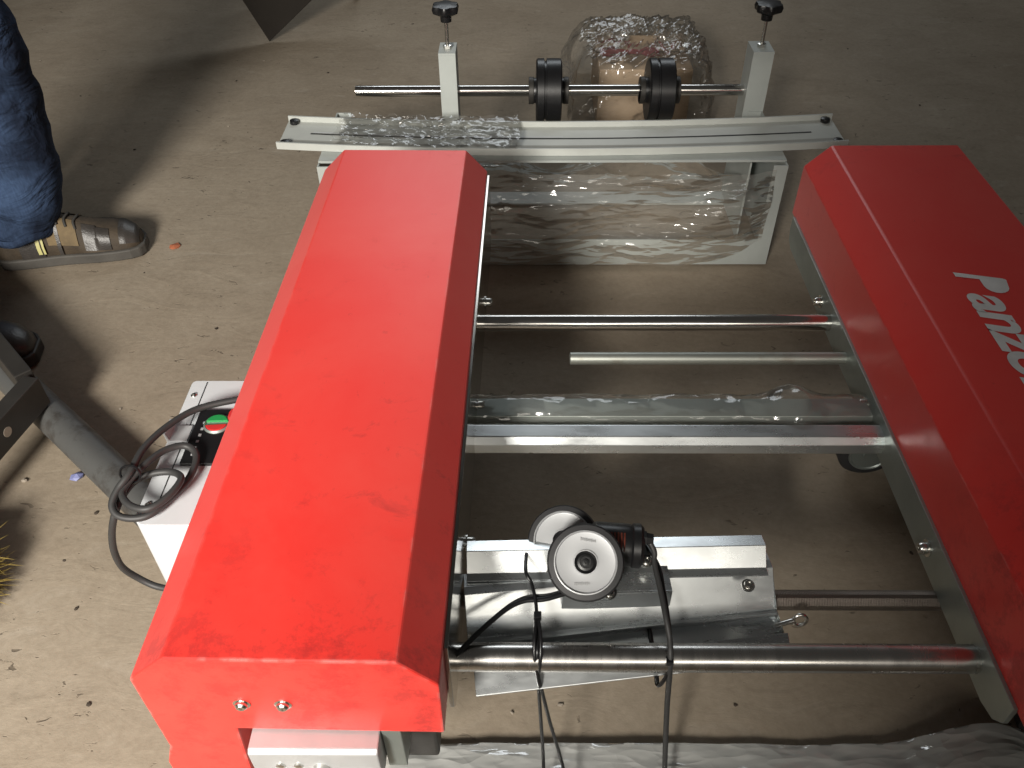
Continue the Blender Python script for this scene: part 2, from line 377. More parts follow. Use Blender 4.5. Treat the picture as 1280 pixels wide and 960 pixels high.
# -- bars between the housings
def along(name, mat, y, z, r, x0, x1, **kw):
    return MB().cyl((x0, y, z), (x1, y, z), r, 28, .001).build(name, mat, mach, smooth=40)
along('guide_rod', 'chrome', 1.056, .262, .0135, -.0715, .515)
along('guide_rod', 'rod', .472, .262, .0155, -.0715, .515)
t = MB(); t.lathe([(.0068, .0), (.0095, .001), (.0095, .50), (.0068, .50)], (.073, .969, .262), (1, 0, 0), 24); t.build('tube', 'tube', mach, smooth=40)
th = []
n_ = 300
for i in range(n_*2+1): th.append((.0122 if i % 2 else .0117, i*.575/(n_*2)))
MB().lathe(th, (-.0705, Pz(980, 750, .230).y, .230), (1, 0, 0), 16).build('threaded_rod', 'thread', mach, smooth=10)
MB().prism([(.787, .247), (.813, .247), (.818, .252), (.818, .270), (.812, .277), (.790, .277), (.782, .268), (.782, .252)], 'X', -.0705, .500).build('square_bar', 'galv', mach, bevel=.001, smooth=30)
wb = MB().prism([(.832, .252), (.836, .270), (.870, .272), (.870, .267), (.841, .264), (.838, .252)], 'X', -.0705, .500).build('wrapped_bar', 'plate2', mach, bevel=.0008)
def wrapf(u, v):
    x = -.066+.553*u; a = v*2*math.pi
    n = nz(x*20, a*1.3, 3)*.0035+nz(x*60, a*3, 9)*.0012
    bul = .016*math.exp(-((x-.385)/.028)**2)
    ry, rz = .027+n+bul*.9, .017+n*.8+bul
    return (x, .853+ry*math.cos(a), .264+rz*math.sin(a)+.002)
fo = MB().grid(150, 22, wrapf).build('film_wrap', 'film2', wb, smooth=60); fo['label'] = 'crinkled clear film wound around the bar'
# -- control cabinet
cab = MB(); X0, X1, Y0, Y1 = -.4505, -.362, .599, .847
rr = .016
poly = [(X1, Y0), (X1, Y1), (X0+.004, Y1)]
for i in range(5):
    a = math.pi/2+ (math.pi/2)*i/4; poly.append((X0+.006+.006*math.cos(a), Y1-.006+.006*math.sin(a)))
for i in range(7):
    a = math.pi+(math.pi/2)*i/6; poly.append((X0+rr+rr*math.cos(a), Y0+rr+rr*math.sin(a)))
poly = poly[:2]+poly[3:]
cab.prism(poly, 'Z', .135, .3275); co = cab.build('control_cabinet', 'cab', mach, bevel=.003, seg=3, smooth=45)
sg = MB(); sg.box(X0+.0205, X0+.0217, Y0+.014, Y1-.004, .3272, .3281); sg.build('door_seam', 'seam', co)
dp = MB().box(-.4210, -.364, .690, .785, .3275, .3330).build('display_panel', 'black', co, bevel=.0012)
for i in range(6):
    MB().box(-.4105, -.4070, .703+i*.011, .7068+i*.011, .3331, .3336).build('key_mark', 'disc', dp)
pb_ = Pz(271, 529, .335)
def disc_half(mb, c, r, z, a0, a1):
    n = 14; pts = [(c.x, c.y)]+[]
    ps = [(c.x+r*math.cos(a0+(a1-a0)*i/n), c.y+r*math.sin(a0+(a1-a0)*i/n)) for i in range(n+1)]
    mb.prism(ps, 'Z', z, z+.0045)
pm = MB(); pm.lathe([(.0172, 0), (.0172, .006), (.0150, .008), (.0140, .006)], (pb_.x, pb_.y, .3278), (0, 0, 1), 28); po = pm.build('push_button', 'plate2', co, smooth=35)
m_ = MB(); disc_half(m_, pb_, .0142, .3325, R(14), R(170)); m_.build('start_button', 'green', po, bevel=.0008)
m_ = MB(); disc_half(m_, pb_, .0142, .3325, R(200), R(350)); m_.build('stop_button', 'redbtn', po, bevel=.0008)
pe = Pz(300, 520, .34)
m_ = MB(); m_.lathe([(.009, 0), (.009, .008), (.014, .009), (.015, .014), (.013, .018), (.006, .019)], (pe.x, pe.y, .3276), (0, 0, 1), 24); m_.build('emergency_button', 'redbtn', co, smooth=35)
for sx_, sy_ in ((X0+.010, Y0+.03), (X0+.010, Y1-.03)):
    m_ = MB(); m_.lathe([(.0042, -.001), (.0042, .001), (.0030, .0022), (.0010, .0022), (.0008, .0014)], (sx_, sy_, .3275), (0, 0, 1), 14); m_.build('screw', 'bolt', co, smooth=35)
lt = MB(); q = Pz(228, 545, .3275); lt.prism([(q.x-.016, .3278), (q.x+.010, .3278), (q.x+.010, .331), (q.x-.012, .331), (q.x-.014, .343), (q.x-.017, .343)], 'Y', q.y-.012, q.y+.016); lt.build('latch', 'disc', co, bevel=.0008)
# -- coiled power cable
cz = [(318, 496, .342), (299, 499, .346), (247, 511, .350), (209, 533, .356), (180, 560, .360), (163, 590, .362), (147, 612, .354), (140, 631, .346), (147, 644, .340), (166, 648, .338), (188, 643, .338),
      (212, 623, .338), (234, 601, .338), (245, 577, .340), (242, 563, .343), (228, 557, .347), (204, 564, .352), (180, 582, .357), (159, 604, .353), (153, 619, .350), (163, 632, .349), (184, 636, .350), (206, 624, .350), (222, 607, .350), (226, 596, .348), (214, 590, .344), (190, 592, .343), (168, 602, .342), (152, 622, .338), (143, 645, .325), (140, 668, .29), (143, 690, .25), (153, 709, .21), (172, 722, .18), (196, 733, .165), (225, 738, .165)]
pcb = MB().tube([Pz(*p) for p in cz], .0043, 12, 8).build('power_cable', 'cable', mach, smooth=60)
tp = Pz(163, 590, .360)
m_ = MB(); m_.tube([tp+Vector((.012*math.cos(a), .004*math.sin(a)-.002, .011*math.sin(a)-.002)) for a in [i*math.pi/4 for i in range(8)]], .0016, 6, 3, True); m_.build('cable_tie', 'black', pcb, smooth=60)
# -- casters carrying the housings
def caster(x, y, vis=False):
    r = .051
    g = MB().cyl((x, y+.020, .092), (x, y+.020, .123), .018, 16).build('caster', 'dark', mach, smooth=35)
    ty = MB(); ty.lathe([(.034, .0), (.047, .001), (r, .005), (r, .027), (.047, .031), (.040, .032), (.040, .02)], (x, y, r), (0, 1, 0), 40); ty.build('tyre', 'rubber', g, smooth=35)
    rm = MB(); rm.lathe([(.012, -.004), (.012, -.001), (.030, -.001), (.032, -.003), (.0345, -.003), (.036, .002), (.036, .030), (.012, .033)], (x, y, r), (0, 1, 0), 40); rm.build('rim', 'plate2', g, smooth=35)
    fk = MB(); fk.box(x-.016, x+.016, y+.034, y+.038, .035, .108); fk.box(x-.016, x+.016, y-.001, y+.038, .1035, .108); fk.build('fork', 'plate2', g, bevel=.001)
cw = Pz(1098, 587, 0)
caster(cw.x-.032, cw.y-.012); caster(.69, 1.22); caster(.69, .50); caster(-.215, .55); caster(-.215, 1.18)

# ================================================================== folded brackets with the driven wheels, tied to the near rod
br = empty('bracket_assembly'); tag(br, 'galvanised folded brackets with two grey disc wheels and motor, strapped to the steel rod', 'bracket')
def xform(o, ang, piv, tilt=0):
    Mx = Matrix.Translation(piv) @ Matrix.Rotation(R(ang), 4, 'Z') @ Matrix.Rotation(R(tilt), 4, 'Y') @ Matrix.Translation(-Vector(piv)); o.data.transform(Mx); return o
chn = MB()
# open stepped sheet profile (y,z), 2 mm thick, extruded along x
def sheet(mb, pts, th, x0, x1):
    L = [Vector(p) for p in pts]; nn = []
    for i in range(len(L)):
        d = (L[min(i+1, len(L)-1)]-L[max(i-1, 0)]).normalized(); nn.append(Vector((-d.y, d.x)))
    poly = [tuple(p) for p in L]+[tuple(p+n*th) for p, n in zip(reversed(L), reversed(nn))]
    mb.prism(poly, 'X', x0, x1); return mb
b1 = sheet(MB(), [(.602, .262), (.602, .296), (.584, .300), (.566, .281), (.556, .281)], .0022, -.064, .284).build('upper_channel', 'galv', br, bevel=.0006, smooth=30); xform(b1, 1.6, (-.06, .58, .28))
b2 = sheet(MB(), [(.570, .276), (.550, .2785), (.540, .2785), (.508, .238), (.501, .2405)], .0022, -.064, .296).build('front_channel', 'galv', br, bevel=.0006, smooth=30); xform(b2, 6.2, (-.06, .53, .26))
b3 = sheet(MB(), [(.455, .247), (.430, .232), (.430, .230), (.487, .2285), (.487, .242)], .0022, -.052, .305).build('lower_channel', 'galv', br, bevel=.0006, smooth=30); xform(b3, 7.2, (-.052, .45, .23)); b3.data.transform(Matrix.Translation((0, .012, 0)))
b4 = MB(); b4.box(.045, .170, .540, .578, .2815, .2845); b4.box(.045, .170, .5375, .540, .255, .2845); b4 = b4.build('mounting_plate', 'galv', br, bevel=.0008); xform(b4, 2.5, (.1, .55, .28))
for px, py, z in ((935, 732, .282), (762, 742, .285), (808, 702, .297)):
    p = Pz(px, py, z); m_ = MB(); bolt(m_, p, (0, -.15, 1), .0052, .006); m_.build('screw', 'bolt', br, smooth=35)
pe = Pz(1000, 775, .245); m_ = MB()
m_.tube([pe+Vector((.0075*math.cos(a), .002*math.sin(a), .0075*math.sin(a))) for a in [i*math.pi/4 for i in range(8)]], .0022, 8, 3, True)
m_.cyl(pe+Vector((-.028, -.004, -.006)), pe+Vector((-.007, 0, -.001)), .0032, 10); m_.build('eyelet', 'bolt', br, smooth=50)
# wheels: face turned up towards the viewer's side
def wheel(c, ax, r, nm, lab=None):
    g = MB(); g.lathe([(r*.81, -.030), (r*.95, -.030), (r, -.025), (r, -.004), (r*.95, .0), (r*.81, .001), (r*.81, -.012)], c, ax, 56); t_ = g.build(nm, 'rubber', br, smooth=35)
    g = MB(); g.lathe([(r*.28, -.031), (r*.815, -.031), (r*.815, .0022), (r*.785, .0026), (r*.765, -.001), (r*.75, -.0012), (r*.32, -.0004), (r*.315, .0014), (r*.290, .0014), (r*.286, -.006)], c, ax, 56); g.build('disc', 'disc', t_, smooth=30)
    g = MB(); g.lathe([(r*.285, -.030), (r*.285, .0006), (r*.22, -.001), (r*.21, .0012), (r*.15, .0016), (r*.145, .0004), (r*.09, .0004), (r*.085, .0022), (r*.03, .0024), (r*.025, .0010)], c, ax, 32); g.build('hub', 'black', t_, smooth=30)
    return t_
ax1 = (CAM-Pz(732, 703, .30)).normalized(); ax1 = (ax1+Vector((.02, .02, -.02))).normalized()
wc = Pz(732, 703, .335)
wheel(wc, ax1, .0425, 'wheel')
ax2 = (ax1+Vector((-.10, .06, .06))).normalized()
wc2 = Pz(704, 676, .302); wheel(wc2, ax2, .0425, 'wheel')
q_ = ax1.to_track_quat('Z', 'Y').to_matrix()
for k_, (txt) in enumerate(((.55, 1.0), (-.66, 0))):
    pass
# faint grey print on the near disc (two short rows of dashes)
upd = (UX-ax1*UX.dot(ax1)).normalized(); rtd = upd.cross(ax1).normalized()
for sgn, rad, n0, n1, tlt in ((1, .0245, -4, 5, -.16), (-1, .0225, -5, 4, .05)):
    mk = MB()
    for i in range(n0, n1):
        cx = i*.0019+(.0028 if sgn > 0 else -.0022); cy = sgn*rad+tlt*cx
        c0 = wc+rtd*cx+upd*cy+ax1*.0002; hw, hh = .0007, .0011+.0003*((i*7) % 3)
        mk.add([c0-rtd*hw-upd*hh, c0+rtd*hw-upd*hh, c0+rtd*hw+upd*hh, c0-rtd*hw+upd*hh], [(0, 1, 2, 3)])
    mk.build('print', 'mark', br, fix=False)['kind'] = 'stuff'
# motor behind the wheels
ma = Pz(738, 678, .315); mb_ = Pz(793, 682, .315)
axm = (mb_-ma).normalized()
mo = MB(); mo.lathe([(.018, 0), (.023, .002), (.0245, .006), (.0245, .042), (.0235, .046), (.0255, .048), (.0255, .056), (.021, .060), (.009, .061)], ma, axm, 40); mo = mo.build('motor', 'black', br, smooth=35)
m_ = MB(); cdir = (CAM-ma).normalized(); cdir = (cdir-axm*cdir.dot(axm)).normalized(); sd = axm.cross(cdir)
def wind(u, v):
    a0 = -.55+.85*u; rr_ = .0249+.0008*math.sin(v*40); d0 = cdir*math.cos(a0)+sd*math.sin(a0)
    return ma+axm*(.014+.024*v)+d0*rr_
m_.grid(16, 40, wind)
m_.build('winding', 'copper', mo)
gp = Pz(792, 672, .330)
m_ = MB(); m_.lathe([(.0075, 0), (.0075, .006), (.0088, .0065), (.0088, .014), (.0070, .0145), (.0060, .022)], gp, (1, -.05, -.05), 6); m_.build('cable_gland', 'black', mo)
m_ = MB(); mb1 = Pz(775, 700, .29); m_.box(mb1.x-.020, mb1.x+.034, mb1.y-.002, mb1.y+.016, .283, .301); m_.build('motor_foot', 'dark', mo, bevel=.001)
# wires
wire = [gp+Vector((.020, 0, 0)), Pz(812, 676, .325), Pz(818, 690, .318), Pz(818, 704, .312), Pz(825, 735, .305), Pz(832, 770, .300), Pz(837, 798, .288), Pz(838, 820, .278), Pz(837, 842, .255), Pz(834, 880, .19), Pz(832, 925, .125), Pz(831, 965, .060), Pz(832, 1010, .036)]
MB().tube(wire, .0032, 10, 6).build('motor_cable', 'cable', br, smooth=60)
wire = [Pz(566, 822, .279), Pz(577, 812, .280), Pz(600, 789, .284), Pz(632, 762, .289), Pz(655, 751, .290), Pz(680, 749, .289), Pz(706, 742, .289)]
MB().tube(wire, .0030, 8, 6).build('signal_wire', 'black', br, smooth=60)
MB().tube([p+Vector((.004, .006, -.001)) for p in wire], .0020, 8, 6).build('signal_wire', 'cable', br, smooth=60)
wire = [Pz(584, 690, .262), Pz(587, 700, .262), Pz(588, 716, .268)]

def strap(px_top, px_bot, tails, label):
    st = empty('cable_tie'); tag(st, label, 'cable tie', 'black ties around bracket and rod')
    return st
# strap 1 with two hanging tails
s1 = empty('cable_tie'); tag(s1, 'black cable tie with two long tails strapping the brackets to the near rod', 'cable tie')
lp = [Pz(657, 712, .304), Pz(664, 728, .300), Pz(669, 748, .294), Pz(671, 768, .288), Pz(672, 798, .283), Pz(672, 815, .280), Pz(671, 835, .262), Vector((.020, .452, .234)), Vector((.018, .475, .222)), Vector((.016, .53, .226)), Vector((.012, .60, .25)), Vector((.008, .607, .285))]
MB().tube(lp, lambda t: (.0022, .0016), 8, 5, True).build('band', 'black', s1, smooth=60)
hd = Pz(672, 770, .2895); MB().box(hd.x-.0042, hd.x+.0042, hd.y-.004, hd.y+.004, hd.z-.003, hd.z+.004).build('head', 'black', s1, bevel=.0008)
MB().tube([Pz(673, 774, .290), Pz(676, 800, .288), Pz(675, 830, .270), Pz(673, 852, .235), Pz(676, 900, .155), Pz(679, 945, .075), Pz(680, 1000, .034)], .0021, 8, 6).build('tail', 'black', s1, smooth=60)
MB().tube([Pz(670, 774, .2885), Pz(668, 800, .287), Pz(669, 830, .268), Pz(677, 862, .225), Pz(688, 905, .150), Pz(701, 948, .072), Pz(714, 1000, .034)], .0021, 8, 6).build('tail', 'black', s1, smooth=60)
s2 = empty('cable_tie'); tag(s2, 'short black cable tie holding the motor cable against brackets and near rod', 'cable tie')
lp = [Pz(822, 705, .306), Pz(829, 735, .298), Pz(834, 765, .291), Pz(838, 800, .282), Pz(838, 818, .279), Pz(837, 836, .262), Vector((.150, .455, .232)), Vector((.150, .48, .228)), Vector((.147, .53, .236)), Vector((.142, .61, .252)), Vector((.139, .615, .29))]
MB().tube(lp, lambda t: (.0026, .0018), 8, 5, True).build('band', 'black', s2, smooth=60)
hd = Pz(837, 826, .274); MB().box(hd.x-.004, hd.x+.004, hd.y-.004, hd.y+.004, hd.z-.004, hd.z+.003).build('head', 'black', s2, bevel=.0008)

# ================================================================== roller stand behind the machine
rs = empty('roller_stand'); tag(rs, 'grey steel roller stand with two black knobs, shaft and long slotted rail', 'roller stand')
def post(x0, x1, inner):
    g = MB(); yf, yb = 1.86, 1.925
    # channel: front wall, back wall, outer web
    g.box(x0, x1, yf, yf+.004, 0, .377); g.box(x0, x1, yb-.004, yb, 0, .377)
    if inner > 0: g.box(x0, x0+.004, yf+.004, yb-.004, 0, .377)
    else: g.box(x1-.004, x1, yf+.004, yb-.004, 0, .377)
    g.box(x0, x1, yf, yb, .3772, .382)
    p = g.build('post', 'grey', rs)
    xm = (x0+x1)/2; ym = (yf+yb)/2
    sc = MB(); sc.cyl((xm, ym, .345), (xm, ym, .452), .0042, 12); sc.lathe([(.010, .3822), (.010, .389), (.006, .390)], (xm, ym, 0), (0, 0, 1), 6); sc.build('adjusting_screw', 'bolt', p, smooth=35)
    kb = MB(); n = 60; prof = []
    rows = [(.012, .440), (.0125, .452), (.020, .455), (.030, .460), (.032, .468), (.029, .475), (.014, .477)]
    vs = []
    for r0, z in rows:
        for i in range(n):
            a = 2*math.pi*i/n; lob = 1-(.16*(.5+.5*math.cos(6*a)))*(1 if r0 > .018 else 0)
            vs.append((xm+r0*lob*math.cos(a), ym+r0*lob*math.sin(a), z))
    fs = [(j*n+i, j*n+(i+1) % n, (j+1)*n+(i+1) % n, (j+1)*n+i) for j in range(len(rows)-1) for i in range(n)]+[tuple(range(n-1, -1, -1)), tuple(range((len(rows)-1)*n, len(rows)*n))]
    kb.add(vs, fs); kb.build('knob', 'black', p, smooth=40)
    bk = MB(); bk.box(xm-.013, xm+.013, ym-.018, ym+.018, .262, .350); bk.build('bearing_slide', 'dark', p, bevel=.002)
post(-.185, -.147, -1)
post(.511, .557, 1)
YS, ZS = 1.8925, .283
MB().cyl((-.385, YS, ZS), (.553, YS, ZS), .0125, 28, .001).build('shaft', 'chrome', rs, smooth=40)
def roller(xc):
    g = MB(); prof = [(.0127, -.046), (.026, -.046), (.028, -.043), (.028, -.029), (.066, -.029), (.070, -.026), (.070, -.011), (.064, -.010), (.064, -.006), (.070, -.005), (.070, .026), (.066, .029), (.028, .029), (.028, .043), (.026, .046), (.0127, .046)]
    ro = g.lathe(prof, (xc, YS, ZS), (1, 0, 0), 48).build('roller', 'black', rs, smooth=35)
    for s_ in (-1, 1):
        MB().lathe([(.029, -.006), (.030, -.005), (.030, .005), (.029, .006)], (xc+s_*.040, YS, ZS), (1, 0, 0), 36).build('collar', 'dark', ro, smooth=35)
roller(.062); roller(.318)
# front panel: frame with an opening, standing on the floor
XL, XR, YP, ZP = -.43, .556, 1.60, .246
pnl = MB(); pnl.box(XL, XR, YP, YP+.003, 0, .066); pnl.box(XL, XR, YP+.02, YP+.09, ZP-.002, ZP+.003)
pnl.box(XL, XL+.05, YP, YP+.003, .066, ZP); pnl.box(XR-.030, XR, YP, YP+.003, .066, ZP)
pnl.box(XL, XR, YP+.003, YP+.090, 0, .003)
pnl.build('front_panel', 'grey', rs)
for x in (XL+.0003, XR-.0033):
    MB().box(x, x+.003, YP+.0032, 1.858, .0032, ZP).build('side_plate', 'grey', rs)
    MB().box(x-(0 if x < 0 else .030), x+(.033 if x < 0 else .003), 1.858, 1.8598, .0032, ZP).build('side_flange', 'grey', rs)
MB().box(XL+.01, XR-.01, 1.862, 1.92, -.0005, .004).build('base_bar', 'grey', rs)
MB().box(.505, .509, 1.70, 1.858, .0034, .20).build('rib', 'grey', rs)
# long rail: shallow channel, slightly sagging in the middle
def railpt(u, y, z):
    x = -.528+1.225*u; sg = 4*u*(1-u); yo = -.034*sg+.004-.014*u*0
    return (x, y+yo, z)
rl = MB()
sec = [(1.669, .250), (1.669, .2655), (1.6735, .2655), (1.6735, .2535), (1.7965, .2535), (1.7965, .2655), (1.801, .2655), (1.801, .250)]
nu = 40; vs = []; fs = []
for i in range(nu):
    for (y, z) in sec: vs.append(railpt(i/(nu-1), y, z))
ns = len(sec)
for i in range(nu-1):
    for j in range(ns):
        j2 = (j+1) % ns; fs.append((i*ns+j, i*ns+j2, (i+1)*ns+j2, (i+1)*ns+j))
fs += [tuple(range(ns-1, -1, -1)), tuple(range((nu-1)*ns, nu*ns))]
rl.add(vs, fs); rlo = rl.build('rail', 'rail', rs)
bed = MB(); bed.grid(40, 2, lambda u, v: railpt(.003+.994*u, 1.6745+.034*v, .2538)); bed.build('rail_bed', 'railin', rlo)
sl = MB(); sl.grid(40, 2, lambda u, v: railpt(.05+.90*u, 1.737+.006*v, .2539)); sl.build('slot', 'seam', rlo)
rd = MB(); rd.grid(40, 2, lambda u, v: railpt(.055+.45*u, 1.744+.004*v, .2546)); rd.build('slot_edge', 'cab', rlo)
for u in (.013, .985):
    for y in (1.684, 1.786):
        p = railpt(u, y, .253); m_ = MB(); m_.lathe([(.0095, 0), (.0105, .002), (.0100, .009), (.006, .0105)], p, (0, 0, 1), 18); m_.build('end_stop', 'black', rlo, smooth=35)

# film around the stand
def fold(x, z, s): return nz(x*5.5, z*9, s)*.020+nz(x*14+z*6, z*22, s+3)*.008+nz(x*40+z*12, z*46, s+5)*.0015
def standfilm(u, v):
    x = -.14+.672*u; zt = .240
    lowx = .012+.035*max(0, (u-.86)/.14)**1.0*1.6
    z = zt+(lowx-zt)*v
    y = 1.582-.010*math.sin(v*math.pi)+fold(x, z-.35*x, 1.7)*.9
    if u > .93: y += (u-.93)*.2
    return (x, min(y, 1.5955), z+nz(x*14, z*10, 8)*.008)
fo = MB().grid(150, 70, standfilm).build('stretch_film', 'film', None, smooth=80); tag(fo, 'crinkled clear stretch film covering the front of the roller stand', 'plastic film')
def standfilm2(u, v):
    x = -.30+.80*u; y = 1.845-.235*v; z = .085+.10*math.sin(v*2.6)+fold(x, y, 6.3)*2.2+.03*nz(x*7, y*7, 2)
    return (x, y, max(z, .012))
fo = MB().grid(120, 40, standfilm2).build('stretch_film', 'film2', None, smooth=80); tag(fo, 'crumpled clear film heaped inside the roller stand', 'plastic film')
def railfilm(u, v):
    cx = -.405+.40*u; y0 = 1.812-.145*v
    sgx = 4*((cx+.528)/1.225)*(1-(cx+.528)/1.225); edge = .018*nz(u*6, v*5, 3)
    z = .268+.006*abs(nz(u*9, v*6, 1))+.006*nz(u*22, v*9, 4)+.004
    return (cx+edge, y0-.034*sgx+edge*.5, max(z, .2668))
fo = MB().grid(60, 26, railfilm).build('stretch_film', 'film2', None, smooth=80); tag(fo, 'torn clear film lying over the rail behind the bright red housing', 'plastic film')

# ================================================================== wrapped carton behind the rollers
cx0, cx1, cy0, cy1, cz1 = .215, .475, 2.30, 2.56, .165
cb = MB(); cb.box(cx0, cx1, cy0, cy1, 0, cz1); cbo = cb.build('carton', 'card', None, bevel=.004); tag(cbo, 'brown cardboard carton with red print inside clear film', 'carton')
m_ = MB(); m_.grid(24, 4, lambda u, v: (cx0+.01+.17*u, cy0+.10+.05*v+.02*math.sin(u*9)*(v-.5)+.01*nz(u*8, v*5, 1), cz1+.0012)); m_.build('red_print', 'redprint', cbo)
MB().box(cx0, cx1, cy0+.124, cy0+.128, cz1-.001, cz1+.0008).build('flap_gap', 'twig', cbo)
def cfilm(u, v):
    a = u*2*math.pi; ph = v
    # draped dome around the carton
    ex, ey = .215, .235
    rr_ = .18+.82*math.sin(min(1, ph*1.1)*math.pi/2)
    z = (.192*(1-max(0, (ph-.45)/.55)**1.5)) if ph > .45 else .192
    n = fold(math.cos(a)*1.5+ph*2, math.sin(a)*1.5, 4.2)
    fr = 1+.25*nz(math.cos(a)*2.2, math.sin(a)*2.2, ph*2)*ph
    sq = 1/max(abs(math.cos(a)), abs(math.sin(a)))**.55
    x = .345+ex*rr_*sq*math.cos(a)*fr+n*.6; y = 2.46+ey*rr_*sq*math.sin(a)*fr+n*.6
    return (x, y, max(.006, z+n*.8))
fo = MB().grid(140, 50, cfilm).build('stretch_film', 'film2', None, smooth=80); tag(fo, 'loose crumpled clear film bunched over the cardboard carton', 'plastic film')

# ================================================================== long film-wrapped bundle on the floor in front
def bund(u, v):
    x = -.178+1.06*u
    y0, y1, h_ = .290, .492, .009
    n = nz(x*14, v*6, 2)*.0026+nz(x*40+v*14, v*16, 7)*.0012
    bul = .030*math.exp(-((x-.60)/.085)**2)
    if v < .15: y, z = y0, h_*v/.15
    elif v < .88: t_ = (v-.15)/.73; y, z = y0+(y1-y0)*t_, h_+.003*math.sin(t_*math.pi)
    else: y, z = y1, h_*(1-v)/.12
    if v >= .15 and z > .004: z += n*.8+bul
    y += n*.7+(bul*.5 if v > .5 else 0)
    return (x, y, max(z, 0.001))
bo = MB().box(-.170, .870, .297, .486, 0.001, .0065).build('wrapped_bundle', 'plate2', None, bevel=.003); tag(bo, 'long flat grey bar wrapped in milky film lying on the floor', 'bundle')
MB().grid(240, 46, bund).build('film_wrap', 'film3', bo, smooth=70)

# ================================================================== dark steel frame and pipe beside the cabinet
fr = empty('steel_rack'); tag(fr, 'dark steel rack corner resting on the floor over the worn pipe', 'rack')
C0 = Pz(48, 472, .125); D1 = (Pz(0, 525, .125)-C0).normalized(); D2 = Vector((-D1.y, D1.x, 0)); D2 = D2 if D2.x < 0 else -D2
D2 = (Pz(23, 442, .125)-C0).normalized()
def bar(a, d, nrm, L, wd_, z0, z1, nm):
    a = Vector(a); d = Vector(d); nrm = Vector(nrm)
    ps = [a, a+d*L, a+d*L+nrm*wd_, a+nrm*wd_]
    g = MB(); g.prism([(p.x, p.y) for p in ps], 'Z', z0, z1); return g.build(nm, 'dark', fr, bevel=.002)
n1 = Vector((-D1.y, D1.x, 0)); n1 = n1 if n1.dot(D2) > 0 else -n1
fb = bar(C0, D1, n1, .62, .030, .066, .125, 'side_bar')
n2 = Vector((-D2.y, D2.x, 0)); n2 = n2 if n2.dot(D1) > 0 else -n2
bar(C0+D2*.032, D2, n2, .50, .030, .066, .1245, 'cross_bar')
hp = C0+D1*.105-n1*.0003; m_ = MB(); m_.lathe([(.009, -.0006), (.009, .0002)], (hp.x, hp.y, .096), tuple(-n1), 20); m_.build('bolt_hole', 'stone', fb)
fe = C0+D1*.56+n1*.015; MB().cyl((fe.x, fe.y, 0), (fe.x, fe.y, .066), .016, 16).build('foot', 'dark', fr, smooth=40)
fe = C0+D2*.50+n2*.015; MB().cyl((fe.x, fe.y, 0), (fe.x, fe.y, .066), .016, 16).build('foot', 'dark', fr, smooth=40)
pa = Pz(30, 486, .031); pb = Pz(172, 622, .031); dd = (pb-pa).normalized()
p0 = pa-dd*.42; p1 = pb+dd*.10
pp = MB(); L = (p1-p0).length; pp.lathe([(.027, .004), (.027, 0), (.031, 0), (.031, L), (.027, L), (.027, L-.004)], p0, dd, 32); po_ = pp.build('steel_pipe', 'pipe', None, smooth=40); tag(po_, 'worn grey steel pipe on the floor beneath the dark rack corner', 'pipe')

# yellow bristles of a broom lying at the left
bm_ = empty('broom'); tag(bm_, 'yellow straw broom head lying on the floor beside the pipe', 'broom')
g = MB(); bc = Vector((-.803, .712, 0))
for i in range(620):
    a = random.uniform(-1.1, 1.1); L = random.uniform(.025, .062); z = random.uniform(.003, .075)
    st_ = bc+Vector((random.uniform(-.07, -.02), random.uniform(-.05, .05), z)); en = st_+Vector((L*math.cos(a), L*math.sin(a), random.uniform(-.02, .02)*1.0)); en.z = max(.003, en.z)
    d = (en-st_).normalized(); s_ = d.cross(Vector((0, 0, 1))).normalized()*.0022; u_ = s_.cross(d).normalized()*.0022
    g.add([st_+s_, st_-s_*.5+u_, st_-s_*.5-u_, en], [(0, 1, 3), (1, 2, 3), (2, 0, 3), (0, 2, 1)])
o = g.build('bristles', 'straw', bm_, fix=False); o['kind'] = 'stuff'
MB().box(-.955, -.832, .64, .79, .002, .085).build('head_block', 'wood', bm_, bevel=.008)
MB().cyl((-.93, .712, .055), (-1.86, .55, .95), .013, 16).build('handle', 'wood', bm_, smooth=40)

# ================================================================== dark sheet leaning in the back
A = Pz(337, 52, 0.0)
vd = (A-CAM).normalized()
sh = empty('leaning_panel'); tag(sh, 'corner of a dark brown steel panel leaning behind the stand', 'panel')
e1 = (ray(303, 0).normalized()*1-ray(337, 52).normalized()); e1 = (e1-vd*e1.dot(vd)).normalized()
e2 = (ray(390, 0).normalized()-ray(337, 52).normalized()); e2 = (e2-vd*e2.dot(vd)).normalized()
g = MB(); S = .62; th_ = vd*.004
ps = [A, A+e2*S, A+e1*S+e2*S, A+e1*S]
g.add(ps+[p+th_ for p in ps], [(0, 1, 2, 3), (7, 6, 5, 4), (0, 4, 5, 1), (1, 5, 6, 2), (2, 6, 7, 3), (3, 7, 4, 0)])
g.build('sheet', 'brownsteel', sh, bevel=.0008)
top = A+(e1+e2)*S*.55+th_
for s_ in (-.16, .16):
    t0 = top+rgt*s_; ft = Vector((t0.x, t0.y+.24, 0))
    MB().cyl(t0, ft, .010, 12).build('prop', 'dark', sh, smooth=40)

